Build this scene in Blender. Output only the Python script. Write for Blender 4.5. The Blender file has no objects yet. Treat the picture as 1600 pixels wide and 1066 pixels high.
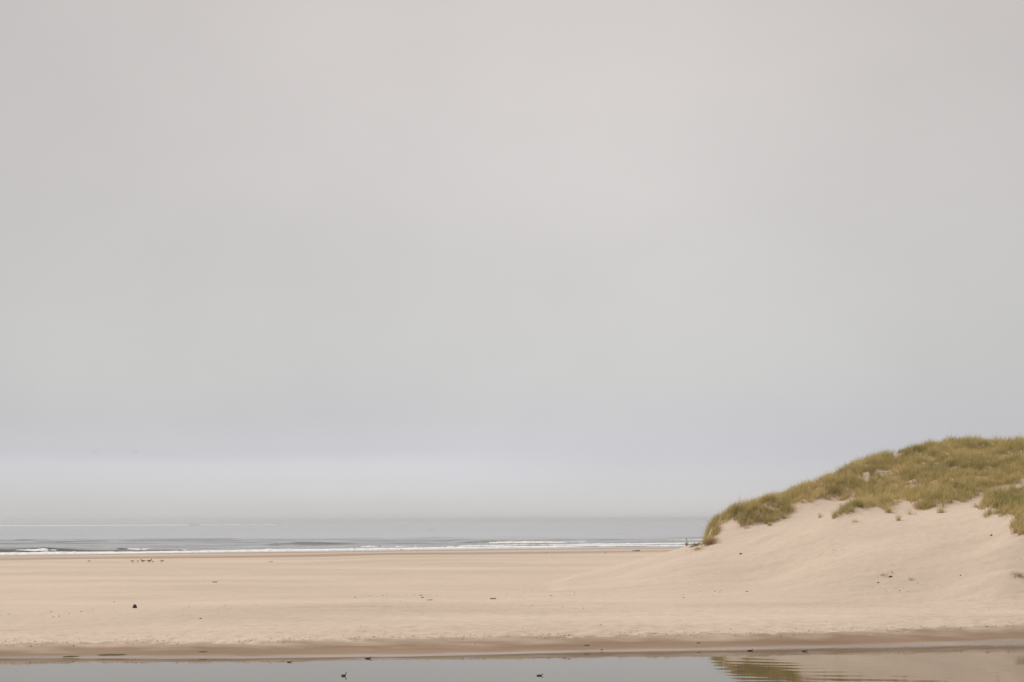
import bpy, bmesh, math, random
import numpy as np
from mathutils import Vector, Matrix

random.seed(7)
rng = np.random.default_rng(11)
R = math.radians
scene = bpy.context.scene
col = scene.collection

# ------------------------------------------------------------------ camera
CAM = np.array([0.0, 0.0, 5.5])
LENS, PW, PH = 50.0, 1600.0, 1066.0          # photograph size in pixels
F = LENS / 36.0 * PW
PITCH = math.atan((813.0 - PH / 2) / F)
ROLL = -0.0040
cd = bpy.data.cameras.new("camera")
cd.lens = LENS
cd.sensor_width = 36.0
cd.clip_start = 0.5
cd.clip_end = 40000.0
cam = bpy.data.objects.new("camera", cd)
col.objects.link(cam)
CM = (Matrix.Rotation(R(90) + PITCH, 4, 'X') @ Matrix.Rotation(ROLL, 4, 'Z'))
cam.matrix_world = Matrix.Translation(Vector(CAM)) @ CM
scene.camera = cam
CM3 = np.array(CM.to_3x3())

# ------------------------------------------------------------------ light
EXPO = 0.82
scene.view_settings.view_transform = 'Standard'
scene.view_settings.look = 'None'
scene.view_settings.exposure = EXPO
scene.view_settings.gamma = 1.0
scene.view_settings.use_curve_mapping = False
scene.cycles.use_denoising = True
scene.cycles.volume_bounces = 1

SUN_EL, SUN_AZ = R(55), R(302)               # compass style: behind the fog, out over the sea to the left
sd = bpy.data.lights.new("sun", 'SUN')
sd.energy = 1.5
sd.angle = R(30)
sd.color = (1.0, 0.96, 0.915)
sun = bpy.data.objects.new("sun", sd)
col.objects.link(sun)
sdir = Vector((math.sin(SUN_AZ) * math.cos(SUN_EL), math.cos(SUN_AZ) * math.cos(SUN_EL), math.sin(SUN_EL)))
sun.rotation_euler = sdir.to_track_quat('Z', 'Y').to_euler()
sun.location = (0, 0, 60)

w = bpy.data.worlds.new("World")
scene.world = w
w.use_nodes = True
nt = w.node_tree
nt.nodes.clear()


def N(t, typ, **kw):
    n = t.nodes.new(typ)
    for k, v in kw.items():
        if k.startswith('i_'):
            n.inputs[int(k[2:])].default_value = v
        else:
            setattr(n, k, v)
    return n


def L(t, a, b, ao=0, bi=0):
    t.links.new(a.outputs[ao], b.inputs[bi])


def math_node(t, op, a, b=None, clamp=False):
    n = t.nodes.new('ShaderNodeMath')
    n.operation = op
    n.use_clamp = clamp
    for i, v in enumerate((a, b)):
        if v is None:
            continue
        if isinstance(v, (int, float)):
            n.inputs[i].default_value = v
        else:
            t.links.new(v, n.inputs[i])
    return n.outputs[0]


def ramp(t, src, stops, interp='LINEAR'):
    n = t.nodes.new('ShaderNodeValToRGB')
    cr = n.color_ramp
    cr.interpolation = interp
    while len(cr.elements) < len(stops):
        cr.elements.new(0.5)
    for e, (p, c) in zip(cr.elements, stops):
        e.position = p
        e.color = (c[0], c[1], c[2], 1.0) if not isinstance(c, (int, float)) else (c, c, c, 1.0)
    t.links.new(src, n.inputs[0])
    return n.outputs[0]


def srgb(r, g, b):
    f = lambda v: (v / 255 / 12.92) if v / 255 <= 0.04045 else ((v / 255 + 0.055) / 1.055) ** 2.4
    return (f(r), f(g), f(b))


SK = 2.0 ** -EXPO


def skyc(r, g, b):
    c = srgb(r, g, b)
    return tuple(v * SK for v in c)


out = N(nt, 'ShaderNodeOutputWorld')
tc = N(nt, 'ShaderNodeTexCoord')
sep = N(nt, 'ShaderNodeSeparateXYZ')
L(nt, tc, sep)
zc = sep.outputs[2]
# overcast layer by elevation (sine of elevation, 0..0.5 spread over the ramp)
el = math_node(nt, 'MULTIPLY', zc, 2.0, True)
# slow undulation of the cloud base
mp = N(nt, 'ShaderNodeMapping')
mp.inputs['Scale'].default_value = (1.0, 1.0, 1.5)
L(nt, tc, mp)
nz = N(nt, 'ShaderNodeTexNoise')
nz.inputs['Scale'].default_value = 3.0
nz.inputs['Detail'].default_value = 4.0
nz.inputs['Roughness'].default_value = 0.55
L(nt, mp, nz)
und = math_node(nt, 'SUBTRACT', nz.outputs[0], 0.5)
el2 = math_node(nt, 'ADD', el, math_node(nt, 'MULTIPLY', und, 0.035), True)
base = ramp(nt, el2, [(0.0, skyc(211, 209, 207)), (0.03, skyc(210, 209, 209)), (0.085, skyc(204, 203, 210)),
                      (0.2, skyc(208, 207, 206)), (0.33, skyc(210, 207, 205)), (0.58, skyc(214, 208, 205)),
                      (1.0, skyc(216, 209, 205))])
# broad brighter part of the overcast, and patchiness
gl = N(nt, 'ShaderNodeVectorMath', operation='DOT_PRODUCT')
gd = Vector((0.05, 1.0, 0.22)).normalized()
gl.inputs[1].default_value = gd
L(nt, tc, gl)
glow = math_node(nt, 'POWER', math_node(nt, 'MAXIMUM', gl.outputs['Value'], 0.0), 16.0)
patch = math_node(nt, 'MULTIPLY', und, 0.22)
gain = math_node(nt, 'ADD', math_node(nt, 'ADD', math_node(nt, 'MULTIPLY', glow, 0.215), 0.815), patch)
# low fog bank over the sea
mp2 = N(nt, 'ShaderNodeMapping')
mp2.inputs['Scale'].default_value = (1.2, 1.2, 10.0)
mp2.inputs['Location'].default_value = (0.35, 0.0, 0.0)
L(nt, tc, mp2)
nz2 = N(nt, 'ShaderNodeTexNoise')
nz2.inputs['Scale'].default_value = 2.4
nz2.inputs['Detail'].default_value = 4.0
nz2.inputs['Roughness'].default_value = 0.4
L(nt, mp2, nz2)
fz = math_node(nt, 'ADD', zc, math_node(nt, 'MULTIPLY', math_node(nt, 'SUBTRACT', nz2.outputs[0], 0.5), 0.02))
bank = ramp(nt, math_node(nt, 'MULTIPLY', fz, 10.0, True),
            [(0.0, 0.05), (0.08, 0.2), (0.26, 0.8), (0.36, 1.0), (0.50, 0.35), (0.72, 0.0)], 'EASE')
azm = ramp(nt, math_node(nt, 'ADD', math_node(nt, 'MULTIPLY', sep.outputs[0], 1.0), 0.5),
           [(0.0, 1.0), (0.40, 1.0), (0.58, 0.25), (1.0, 0.1)], 'EASE')
bsum = math_node(nt, 'MULTIPLY', math_node(nt, 'MULTIPLY', bank, azm), 0.15)
gain = math_node(nt, 'ADD', gain, bsum)
mul = N(nt, 'ShaderNodeVectorMath', operation='SCALE')
nt.links.new(base, mul.inputs[0])
nt.links.new(gain, mul.inputs['Scale'])
bg1 = N(nt, 'ShaderNodeBackground')
L(nt, mul, bg1)
bg1.inputs[1].default_value = 1.0
sky = N(nt, 'ShaderNodeTexSky', sky_type='NISHITA', sun_disc=False)
sky.sun_elevation = SUN_EL
sky.sun_rotation = SUN_AZ
bg2 = N(nt, 'ShaderNodeBackground')
L(nt, sky, bg2)
bg2.inputs[1].default_value = 0.05
mx = N(nt, 'ShaderNodeMixShader')
mx.inputs[0].default_value = 0.94               # cloud cover
L(nt, bg2, mx, 0, 1)
L(nt, bg1, mx, 0, 2)
L(nt, mx, out)


# ------------------------------------------------------------------ helpers
def ray(px, py):
    d = np.array([(px - PW / 2) / F, (PH / 2 - py) / F, -1.0])
    d = CM3 @ d
    return d / d[1]                              # per metre of depth


def at(px, py, Y):
    return CAM + ray(px, py) * Y


def on_level(px, py, z):
    d = ray(px, py)
    return CAM + d * ((z - CAM[2]) / d[2])


def _hash(ix, iy, seed):
    h = (ix.astype(np.int64) * 374761393 + iy.astype(np.int64) * 668265263 + seed * 974634347) & 0xFFFFFFFF
    h = ((h ^ (h >> 13)) * 1274126177) & 0xFFFFFFFF
    return ((h ^ (h >> 16)) & 0xFFFF) / 65535.0 * 2 * np.pi


def pn(x, y, seed=0):
    x = np.asarray(x, float); y = np.asarray(y, float)
    ix = np.floor(x); iy = np.floor(y)
    fx = x - ix; fy = y - iy
    u = fx * fx * fx * (fx * (fx * 6 - 15) + 10); v = fy * fy * fy * (fy * (fy * 6 - 15) + 10)

    def g(dx, dy):
        a = _hash(ix + dx, iy + dy, seed)
        return np.cos(a) * (fx - dx) + np.sin(a) * (fy - dy)
    a = g(0, 0) * (1 - u) + g(1, 0) * u
    b = g(0, 1) * (1 - u) + g(1, 1) * u
    return (a * (1 - v) + b * v) * 1.5


def fbm(x, y, seed=0, oct=4, gain=0.5):
    s = 0.0; a = 1.0
    for o in range(oct):
        s = s + a * pn(x * 2 ** o, y * 2 ** o, seed + o * 17)
        a *= gain
    return s


def sstep(a, b, x):
    t = np.clip((np.asarray(x, float) - a) / (b - a), 0, 1)
    return t * t * (3 - 2 * t)


def tag(o, label=None, cat=None, group=None, kind=None):
    for k, v in (('label', label), ('category', cat), ('group', group), ('kind', kind)):
        if v:
            o[k] = v
    return o


def link(name, me, mat=None, parent=None):
    o = bpy.data.objects.new(name, me)
    col.objects.link(o)
    if mat is not None:
        me.materials.append(mat)
    if parent is not None:
        o.parent = parent
    return o


def np_mesh(name, V, polys, smooth=True, n=4):
    """V (n,3) array, polys (m,k) array of one polygon size, or list of arrays"""
    me = bpy.data.meshes.new(name)
    if not isinstance(polys, list):
        polys = [polys]
    loops = np.concatenate([p.ravel() for p in polys]).astype(np.int32)
    sizes = np.concatenate([np.full(len(p), p.shape[1], np.int32) for p in polys])
    starts = np.concatenate([[0], np.cumsum(sizes)[:-1]]).astype(np.int32)
    me.vertices.add(len(V))
    me.vertices.foreach_set('co', np.ascontiguousarray(V, np.float32).ravel())
    me.loops.add(len(loops))
    me.loops.foreach_set('vertex_index', loops)
    me.polygons.add(len(sizes))
    me.polygons.foreach_set('loop_start', starts)
    me.polygons.foreach_set('use_smooth', np.full(len(sizes), smooth))
    me.update(calc_edges=True)
    me.validate()
    return me


def attr(me, name, vals):
    a = me.attributes.new(name, 'FLOAT', 'POINT')
    a.data.foreach_set('value', np.ascontiguousarray(vals, np.float32))


def material(name):
    m = bpy.data.materials.new(name)
    m.use_nodes = True
    t = m.node_tree
    t.nodes.clear()
    o = N(t, 'ShaderNodeOutputMaterial')
    b = N(t, 'ShaderNodeBsdfPrincipled')
    L(t, b, o)
    return m, t, b, o


def A(t, name):
    n = t.nodes.new('ShaderNodeAttribute')
    n.attribute_name = name
    return n.outputs['Fac']


def noise(t, scale, detail=3, rough=0.5, map_scale=None, vec=None):
    g = t.nodes.new('ShaderNodeTexCoord')
    n = t.nodes.new('ShaderNodeTexNoise')
    n.inputs['Scale'].default_value = scale
    n.inputs['Detail'].default_value = detail
    n.inputs['Roughness'].default_value = rough
    if map_scale:
        m = t.nodes.new('ShaderNodeMapping')
        m.inputs['Scale'].default_value = map_scale
        t.links.new(g.outputs['Object'], m.inputs[0])
        t.links.new(m.outputs[0], n.inputs[0])
    else:
        t.links.new(g.outputs['Object'], n.inputs[0])
    return n.outputs[0]


def mixc(t, fac, a, b, mode='MIX'):
    n = t.nodes.new('ShaderNodeMix')
    n.data_type = 'RGBA'
    n.blend_type = mode
    for i, v in ((0, fac), (6, a), (7, b)):
        if isinstance(v, (int, float)):
            n.inputs[i].default_value = v
        elif isinstance(v, tuple):
            n.inputs[i].default_value = (v[0], v[1], v[2], 1)
        else:
            t.links.new(v, n.inputs[i])
    return n.outputs[2]


def bump(t, b, h, strength, dist):
    n = t.nodes.new('ShaderNodeBump')
    n.inputs['Strength'].default_value = strength
    n.inputs['Distance'].default_value = dist
    t.links.new(h, n.inputs['Height'])
    t.links.new(n.outputs[0], b.inputs['Normal'])
    return n


# ------------------------------------------------------------------ materials
def mat_sand():
    m, t, b, o = material('sand')
    wet = A(t, 'wet'); sat = A(t, 'sat'); rough_zone = A(t, 'tread')
    big = noise(t, 0.11, 4, 0.55, (0.35, 1.0, 1.0))
    fine = noise(t, 1.7, 7, 0.78)
    streak = noise(t, 1.0, 4, 0.6, (0.10, 0.9, 1.0))
    c = mixc(t, ramp(t, big, [(0.3, 0.0), (0.7, 1.0)]), (0.490, 0.398, 0.314), (0.600, 0.489, 0.388))
    c = mixc(t, 1.0, c, ramp(t, streak, [(0.25, 0.93), (0.5, 0.985), (0.75, 1.03)]), 'MULTIPLY')
    fs = ramp(t, fine, [(0.28, 0.80), (0.5, 1.0), (0.72, 1.08)])
    c = mixc(t, math_node(t, 'ADD', math_node(t, 'MULTIPLY', rough_zone, 0.4), 0.6), c,
             mixc(t, 1.0, c, fs, 'MULTIPLY'))
    wc = mixc(t, ramp(t, noise(t, 0.7, 4, 0.6, (0.15, 1, 1)), [(0.3, 0.0), (0.7, 1.0)]), (0.222, 0.150, 0.096), (0.290, 0.198, 0.130))
    wf = ramp(t, math_node(t, 'ADD', wet, math_node(t, 'MULTIPLY', math_node(t, 'SUBTRACT', noise(t, 1.6, 5, 0.65, (0.4, 1, 1)), 0.5), 0.35)),
              [(0.1, 0.0), (0.9, 1.0)])
    c = mixc(t, wf, c, wc)
    t.links.new(c, b.inputs['Base Color'])
    rr = math_node(t, 'SUBTRACT', math_node(t, 'SUBTRACT', 0.95, math_node(t, 'MULTIPLY', wf, 0.25)), math_node(t, 'MULTIPLY', sat, 0.62), True)
    t.links.new(rr, b.inputs['Roughness'])
    t.links.new(math_node(t, 'ADD', math_node(t, 'MULTIPLY', sat, 0.3), 0.15), b.inputs['Specular IOR Level'])
    hh = math_node(t, 'ADD', math_node(t, 'MULTIPLY', noise(t, 2.2, 5, 0.6), 1.0), math_node(t, 'MULTIPLY', streak, 0.25))
    hh = math_node(t, 'MULTIPLY', hh, math_node(t, 'SUBTRACT', 1.0, math_node(t, 'MULTIPLY', wet, 0.9)))
    bump(t, b, hh, 0.55, 0.12)
    return m


def mat_water(name, base, rough, scale, mscale, strength, dist):
    m, t, b, o = material(name)
    b.inputs['Base Color'].default_value = (*base, 1)
    b.inputs['Roughness'].default_value = rough
    b.inputs['IOR'].default_value = 1.333
    bump(t, b, noise(t, scale, 4, 0.55, mscale), strength, dist)
    return m


def mat_foam():
    m, t, b, o = material('foam')
    c = ramp(t, noise(t, 1.4, 5, 0.7), [(0.3, (0.62, 0.62, 0.60)), (0.6, (0.84, 0.84, 0.82))])
    t.links.new(c, b.inputs['Base Color'])
    b.inputs['Roughness'].default_value = 0.9
    return m


def mat_grass(name, green, straw):
    m, t, b, o = material(name)
    tint = A(t, 'tint'); hgt = A(t, 'along')
    c = mixc(t, tint, green, straw)
    c = mixc(t, ramp(t, hgt, [(0.0, 0.75), (0.35, 0.15), (0.75, 0.0), (1.0, 0.4)]), c, (0.47, 0.28, 0.125))
    t.links.new(c, b.inputs['Base Color'])
    b.inputs['Roughness'].default_value = 0.6
    b.inputs['Specular IOR Level'].default_value = 0.25
    tr = N(t, 'ShaderNodeBsdfTranslucent')
    t.links.new(c, tr.inputs[0])
    ms = N(t, 'ShaderNodeMixShader')
    ms.inputs[0].default_value = 0.40
    L(t, b, ms, 0, 1); L(t, tr, ms, 0, 2); L(t, ms, o)
    return m


def mat_plain(name, c1, c2, scale=20, rough=0.8, bstr=0.3):
    m, t, b, o = material(name)
    nn = noise(t, scale, 4, 0.6)
    t.links.new(ramp(t, nn, [(0.3, c1), (0.7, c2)]), b.inputs['Base Color'])
    b.inputs['Roughness'].default_value = rough
    if bstr:
        bump(t, b, nn, bstr, 0.02)
    return m


M_SAND = mat_sand()
M_SEA = mat_water('sea_water', (0.095, 0.100, 0.092), 0.08, 0.5, (0.25, 1.0, 1.0), 0.28, 0.2)
M_POND = mat_water('pond_water', (0.080, 0.058, 0.032), 0.02, 1.2, (0.35, 1.3, 1.0), 0.10, 0.02)
M_FOAM = mat_foam()
M_GRASS = mat_grass('marram', (0.255, 0.255, 0.072), (0.690, 0.560, 0.270))
M_DRY = mat_grass('dry_grass', (0.30, 0.25, 0.13), (0.46, 0.38, 0.22))
M_GREY = mat_grass('grey_grass', (0.22, 0.22, 0.16), (0.33, 0.30, 0.21))
M_WOOD = mat_plain('driftwood', (0.13, 0.095, 0.06), (0.26, 0.20, 0.14), 9)
M_STONE = mat_plain('stone', (0.14, 0.11, 0.085), (0.26, 0.21, 0.16), 12)
M_BLACK = mat_plain('black_rock', (0.010, 0.009, 0.010), (0.022, 0.02, 0.02), 18, 0.6)
M_WEED = mat_plain('seaweed', (0.05, 0.036, 0.02), (0.11, 0.08, 0.045), 15, 0.6)
M_BITS = mat_plain('weed_and_prints', (0.14, 0.10, 0.065), (0.27, 0.20, 0.14), 15, 0.8)
M_DEAD = mat_grass('dead_grass', (0.20, 0.13, 0.065), (0.36, 0.23, 0.11))
M_ALGAE = mat_plain('green_algae', (0.070, 0.066, 0.024), (0.125, 0.112, 0.040), 6, 0.95)
M_ALGAE.node_tree.nodes['Principled BSDF'].inputs['Specular IOR Level'].default_value = 0.08
M_DUCK = mat_plain('duck_plumage', (0.045, 0.034, 0.026), (0.095, 0.072, 0.052), 40, 0.7)
M_DUCKW = mat_plain('duck_wing', (0.06, 0.048, 0.038), (0.12, 0.095, 0.07), 40, 0.7)
M_BILL = mat_plain('bill', (0.06, 0.05, 0.04), (0.09, 0.07, 0.05), 30, 0.5, 0)
M_GULLW = mat_plain('gull_white', (0.72, 0.71, 0.69), (0.80, 0.79, 0.77), 30, 0.7, 0)
M_GULLG = mat_plain('gull_grey', (0.15, 0.13, 0.115), (0.22, 0.19, 0.165), 30, 0.7, 0)
M_GULLB = mat_plain('gull_brown', (0.13, 0.095, 0.07), (0.24, 0.185, 0.14), 30, 0.7, 0)
M_YEL = mat_plain('gull_bill', (0.45, 0.30, 0.08), (0.5, 0.33, 0.10), 30, 0.5, 0)
M_SKIN = mat_plain('skin', (0.45, 0.27, 0.19), (0.50, 0.31, 0.22), 30, 0.6, 0)
M_HAIR = mat_plain('hair', (0.025, 0.018, 0.013), (0.05, 0.035, 0.025), 60, 0.5)
M_SHIRT = mat_plain('pale_shirt', (0.52, 0.65, 0.71), (0.60, 0.71, 0.76), 12, 0.9)
M_RED = mat_plain('red_cloth', (0.33, 0.075, 0.06), (0.40, 0.095, 0.08), 15, 0.9)
M_BAND = mat_plain('dark_belt', (0.05, 0.03, 0.03), (0.08, 0.05, 0.05), 15, 0.8, 0)

# ------------------------------------------------------------------ terrain
SEA_Z, CREST_Z = 0.2, 0.42
edge_px = [(-400, 1033), (0, 1029), (250, 1029), (420, 1028.5), (600, 1025.5), (800, 1022), (950, 1019), (1150, 1015), (1350, 1011), (1600, 1006), (2000, 998)]
crest_px = [(-400, 1011), (0, 1007), (200, 1003.5), (400, 1003), (600, 999), (800, 997), (1000, 994), (1200, 992), (1400, 988), (1600, 983), (2000, 976)]
EDGE = np.array([on_level(x, y, 0.0)[:2] for x, y in edge_px])
CREST = np.array([on_level(x, y, CREST_Z)[:2] for x, y in crest_px])
shore_px = [(-300, 872), (0, 867.6), (400, 862.8), (800, 857.8), (1060, 855)]
SHORE = np.array([on_level(x, y, SEA_Z)[:2] for x, y in shore_px])
s0, s1 = SHORE[0], SHORE[-1]
slope_s = (s1[1] - s0[1]) / (s1[0] - s0[0])
SHORE = np.vstack([[s0[0] - 1500, s0[1] - 1500 * slope_s * 0.6], SHORE, [s1[0] + 1500, s1[1] + 1500 * slope_s * 0.6]])
wet_px = [(-300, 880), (0, 876.5), (230, 874.5), (400, 872.8), (800, 868.5), (1060, 865)]
WET = np.array([on_level(x, y, 0.86)[:2] for x, y in wet_px])
WET = np.vstack([[WET[0, 0] - 1500, WET[0, 1] - 1500 * slope_s * 0.6], WET, [WET[-1, 0] + 1500, WET[-1, 1] + 1500 * slope_s * 0.6]])


def y_edge(X): return np.interp(X, EDGE[:, 0], EDGE[:, 1]) + 0.32 * pn(np.asarray(X) / 7.0, 0.6, 3) + 0.14 * pn(np.asarray(X) / 2.1, 0.6, 4)
def y_crest(X): return np.interp(X, CREST[:, 0], CREST[:, 1])
def y_shore(X): return np.interp(X, SHORE[:, 0], SHORE[:, 1]) + 2.0 * pn(np.asarray(X) / 26.0, 0.3, 5) + 0.8 * pn(np.asarray(X) / 7.0, 0.7, 6)
def y_wet(X): return np.interp(X, WET[:, 0], WET[:, 1]) + 3.5 * pn(np.asarray(X) / 22.0, 0.3, 8)


def base_h(X, Y):
    X = np.asarray(X, float); Y = np.asarray(Y, float)
    ye, yc, ys, yw = y_edge(X), y_crest(X) + 0.35 * pn(X / 3.1, 0.5, 31) + 0.2 * pn(X / 0.9, 0.5, 32), y_shore(X), y_wet(X)
    d = Y - ye
    u = np.clip(d / np.maximum(yc - ye, 0.3), 0, 1)
    bank = CREST_Z * (0.62 * u + 0.38 * u ** 2)
    # flat dry beach rising gently to the berm
    v = np.clip((Y - yc) / np.maximum(yw - yc, 1), 0, 1)
    dry = CREST_Z + 0.10 * sstep(0, 0.03, v) + 0.34 * v
    led = 79.5 + 0.04 * X + 1.2 * pn(X / 9.0, 0.2, 41) + 0.4 * pn(X / 2.0, 0.2, 42)
    dry = dry + 0.07 * sstep(led - 0.6, led + 0.3, Y) - 0.03 * sstep(led + 0.5, led + 8, Y)
    q = (Y - yw) / np.maximum(ys - yw, 5)
    fore = 0.90 - (0.90 - SEA_Z) * q
    fore = np.maximum(fore, -3.0)
    near = np.where(d < 0, np.maximum(d * 0.13, -1.1), np.where(u < 1, bank, dry))
    z = np.where(Y > yw, np.minimum(fore, 0.9), near)
    # the near shore of the pond, under the camera
    z = np.where(Y < 30, np.maximum(z, -1.1 + 5.0 * sstep(28, 2, Y)), z)
    return z


# dune: control points on its surface
ridge = [(1112, 824, 124), (1125, 813, 125), (1154, 800, 126), (1182, 790, 127), (1210, 785, 128), (1248, 768, 129), (1276, 757, 130),
         (1290, 763, 131), (1330, 738, 132), (1358, 726, 133), (1386, 720, 134), (1400, 727, 134), (1416, 712, 135), (1442, 706, 136),
         (1480, 698, 137), (1530, 695, 138), (1555, 702, 138), (1600, 697, 139), (1660, 694, 140), (1750, 700, 141), (1900, 705, 145)]
lower = [(1107, 848, 121.5), (1135, 832, 121), (1165, 822, 121.5), (1203, 814, 121.5), (1230, 808, 122), (1255, 792, 123.5), (1276, 782, 124.5), (1300, 782, 125), (1320, 783, 124.5),
         (1302, 811, 112), (1330, 803, 112.5), (1349, 796, 114), (1381, 798, 113.5), (1414, 784, 115.5), (1442, 798, 112), (1465, 792, 112), (1502, 789, 113), (1531, 774, 117),
         (1536, 809, 104.5), (1564, 808, 103.5), (1580, 825, 100), (1600, 839, 97)]
DS = 0.90
ridge = [(a, b, c * DS) for a, b, c in ridge]
lower = [(a, b, c * DS) for a, b, c in lower]
C = [at(*p) for p in ridge + lower]
C += [at(a, b, c * DS) for a, b, c in [(1098, 850, 121), (1080, 854.5, 121), (1060, 859.5, 120)]]
W = []                                            # world points (X, Y, height)
W += [(10.3, 118, 1.95), (8.2, 117, 1.35), (4.5, 116, 0.9), (11.5, 127, 2.2), (12, 138, 1.6), (16.0, 127, 3.2), (15.8, 135, 2.7), (15.3, 146, 1.5)]
W += [(14.8, 111, 2.15), (14.5, 104, 1.2), (17.5, 112, 2.6), (18.5, 105, 1.45), (22.9, 102, 2.5), (21, 95, 1.15), (29, 100, 3.2), (27.6, 92.5, 1.35),
      (34, 92, 2.0), (33, 100, 3.7), (31.5, 86.5, 0.95), (33.5, 83, 0.9), (31.2, 90, 2.25), (27, 88, 0.85), (20, 91, 0.85), (36, 80, 0.95)]
W += [(45, 99, 4.8), (52, 101, 5.2), (70, 104, 5.2), (45, 86, 1.6), (60, 88, 1.8), (60, 120, 9.0), (80, 125, 9.0), (80, 145, 11.5), (95, 145, 10.5), (95, 110, 4.0)]
W = [(x * DS, y * DS, 5.5 + (z - 5.5) * DS - 0.47 * min(max((2.2 - z) / 1.3, 0), 1)) for x, y, z in W]
for p in ridge[::2]:
    a = at(*p)
    W += [(a[0] * 1.05, a[1] + 11, a[2] - 1.9), (a[0] * 1.1, a[1] + 26, a[2] * 0.52 + 0.3)]
PTS = np.array([list(c) for c in C] + [list(x) for x in W])
RES = PTS[:, 2] - base_h(PTS[:, 0], PTS[:, 1])
zero = [(x, y) for x in (-25, -12, 0, 12, 24, 36, 50, 70, 95) for y in (62, 67)]
zero += [(x, y) for x in (-25, -12, -3) for y in (88, 102, 118, 134, 150, 168, 185)]
zero += [(x, 195) for x in (8, 20, 35, 50, 70, 95)] + [(10, 160), (18, 170), (5, 77), (14, 76), (24, 72), (4, 92), (6, 138), (11, 142), (14, 147), (8, 131)]
PTS = np.vstack([PTS[:, :2], np.array(zero, float)])
RES = np.concatenate([RES, np.zeros(len(zero))])


def tps(r2):
    return np.where(r2 > 1e-9, 0.5 * r2 * np.log(np.maximum(r2, 1e-9)), 0.0)


n_ = len(PTS)
SC = 40.0
P_ = PTS / SC
K = tps(((P_[:, None] - P_[None]) ** 2).sum(-1)) + 2e-4 * np.eye(n_)
Q = np.hstack([np.ones((n_, 1)), P_])
SOL = np.linalg.solve(np.block([[K, Q], [Q.T, np.zeros((3, 3))]]), np.concatenate([RES, np.zeros(3)]))


def dune_res(X, Y):
    X = np.asarray(X, float); Y = np.asarray(Y, float)
    sh = X.shape
    x = X.ravel(); y = Y.ravel()
    o = np.zeros(x.shape)
    ok = (x > -25) & (x < 96) & (y > 60) & (y < 196)
    xs = x[ok] / SC; ys = y[ok] / SC
    r = SOL[n_] + SOL[n_ + 1] * xs + SOL[n_ + 2] * ys
    for i in range(n_):
        r = r + SOL[i] * tps((xs - P_[i, 0]) ** 2 + (ys - P_[i, 1]) ** 2)
    m = sstep(-25, -14, x[ok]) * sstep(96, 88, x[ok]) * sstep(61, 69, y[ok]) * sstep(196, 184, y[ok])
    wd = 0.34                                       # the foot of the dune runs out softly into the flat
    r = wd * np.logaddexp(0, r / wd) - 0.03
    r = np.maximum(r, 0) * m
    # undercut west end of the dune: a short steep scarp above a sand apron
    xo, yo = x[ok], y[ok]
    wgt = sstep(0.35, -0.35, xo - (15.08 + 0.05 * (yo - 109))) * sstep(94, 99, yo) * sstep(155, 148, yo)
    cap = 3.25 + 0.25 * (xo - 12.8) - 0.07 * np.maximum(yo - 111.5, 0) - base_h(xo, yo)
    r = r * (1 - wgt) + np.minimum(r, np.maximum(cap, 0)) * wgt
    o[ok] = r
    # the dune line runs on to the right, out of the frame
    far = (x > 80)
    o[far] = np.maximum(o[far], 9.5 * np.exp(-(((y[far] - 142 - 0.3 * (x[far] - 80)) / 20.0) ** 2)) * sstep(80, 120, x[far]) * (1 + 0.3 * pn(x[far] / 30, y[far] / 30, 77)))
    return o.reshape(sh)


def H(X, Y):
    return base_h(X, Y) + dune_res(X, Y)


def ground(px, py, y0=45.0, y1=290.0):
    """first point of the terrain on the line of sight of a pixel"""
    d = ray(px, py)
    Y = np.linspace(y0, y1, 2500)
    P = CAM[None] + d[None] * Y[:, None]
    b = np.nonzero(P[:, 2] < H(P[:, 0], P[:, 1]))[0]
    i = b[0] if len(b) else len(Y) - 1
    p = P[i].copy()
    p[2] = H(p[0], p[1])
    return p


# grass areas as outlines on the ground
low_A = [(1102, 850), (1108, 850), (1116, 842), (1124, 832), (1136, 820), (1150, 818), (1158, 824), (1168, 822), (1190, 815), (1204, 818), (1230, 809), (1238, 800), (1246, 794),
         (1256, 793), (1275, 788), (1278, 776), (1292, 784), (1302, 780), (1320, 783), (1330, 772)]
low_B = [(1302, 812), (1312, 808), (1330, 804), (1349, 796), (1367, 792), (1380, 799), (1390, 800), (1398, 792), (1414, 783), (1424, 791), (1432, 797), (1442, 799), (1455, 797),
         (1465, 792), (1476, 795), (1488, 789), (1502, 790), (1518, 779), (1531, 773), (1539, 766)]
low_C = [(1546, 764), (1538, 775), (1533, 800), (1537, 811), (1547, 807), (1555, 801), (1564, 811), (1577, 805), (1579, 826), (1588, 838), (1600, 841)]


def poly_ground(lst): return [tuple(ground(*p)[:2]) for p in lst]


gA, gB, gC = poly_ground(low_A), poly_ground(low_B), poly_ground(low_C)


def rp(px, Y): return tuple(at(px, 800, Y * DS)[:2])


POLY_A = gA + [rp(1350, 122.5), rp(1378, 126.5), rp(1395, 131), rp(1398, 134), rp(1396, 139), rp(1360, 146), rp(1270, 145), rp(1180, 141), rp(1130, 136), rp(1106, 129), rp(1100, 125)]
POLY_B = gB + [rp(1548, 119), (42, 109), (56, 106), (59, 133), rp(1600, 152), rp(1480, 151), rp(1410, 147), rp(1407, 135), rp(1398, 131), rp(1374, 126), rp(1348, 120.5), rp(1312, 115.5)]
POLY_C = gC + [(34, 86), (40, 85), (49, 87), (51, 102), (40.5, 105), rp(1556, 116)]


def in_poly(X, Y, poly):
    inside = np.zeros(X.shape, bool)
    n = len(poly)
    for i in range(n):
        x1, y1 = poly[i]; x2, y2 = poly[(i + 1) % n]
        if y1 == y2:
            continue
        c = ((y1 > Y) != (y2 > Y)) & (X < (x2 - x1) * (Y - y1) / (y2 - y1) + x1)
        inside ^= c
    return inside


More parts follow.
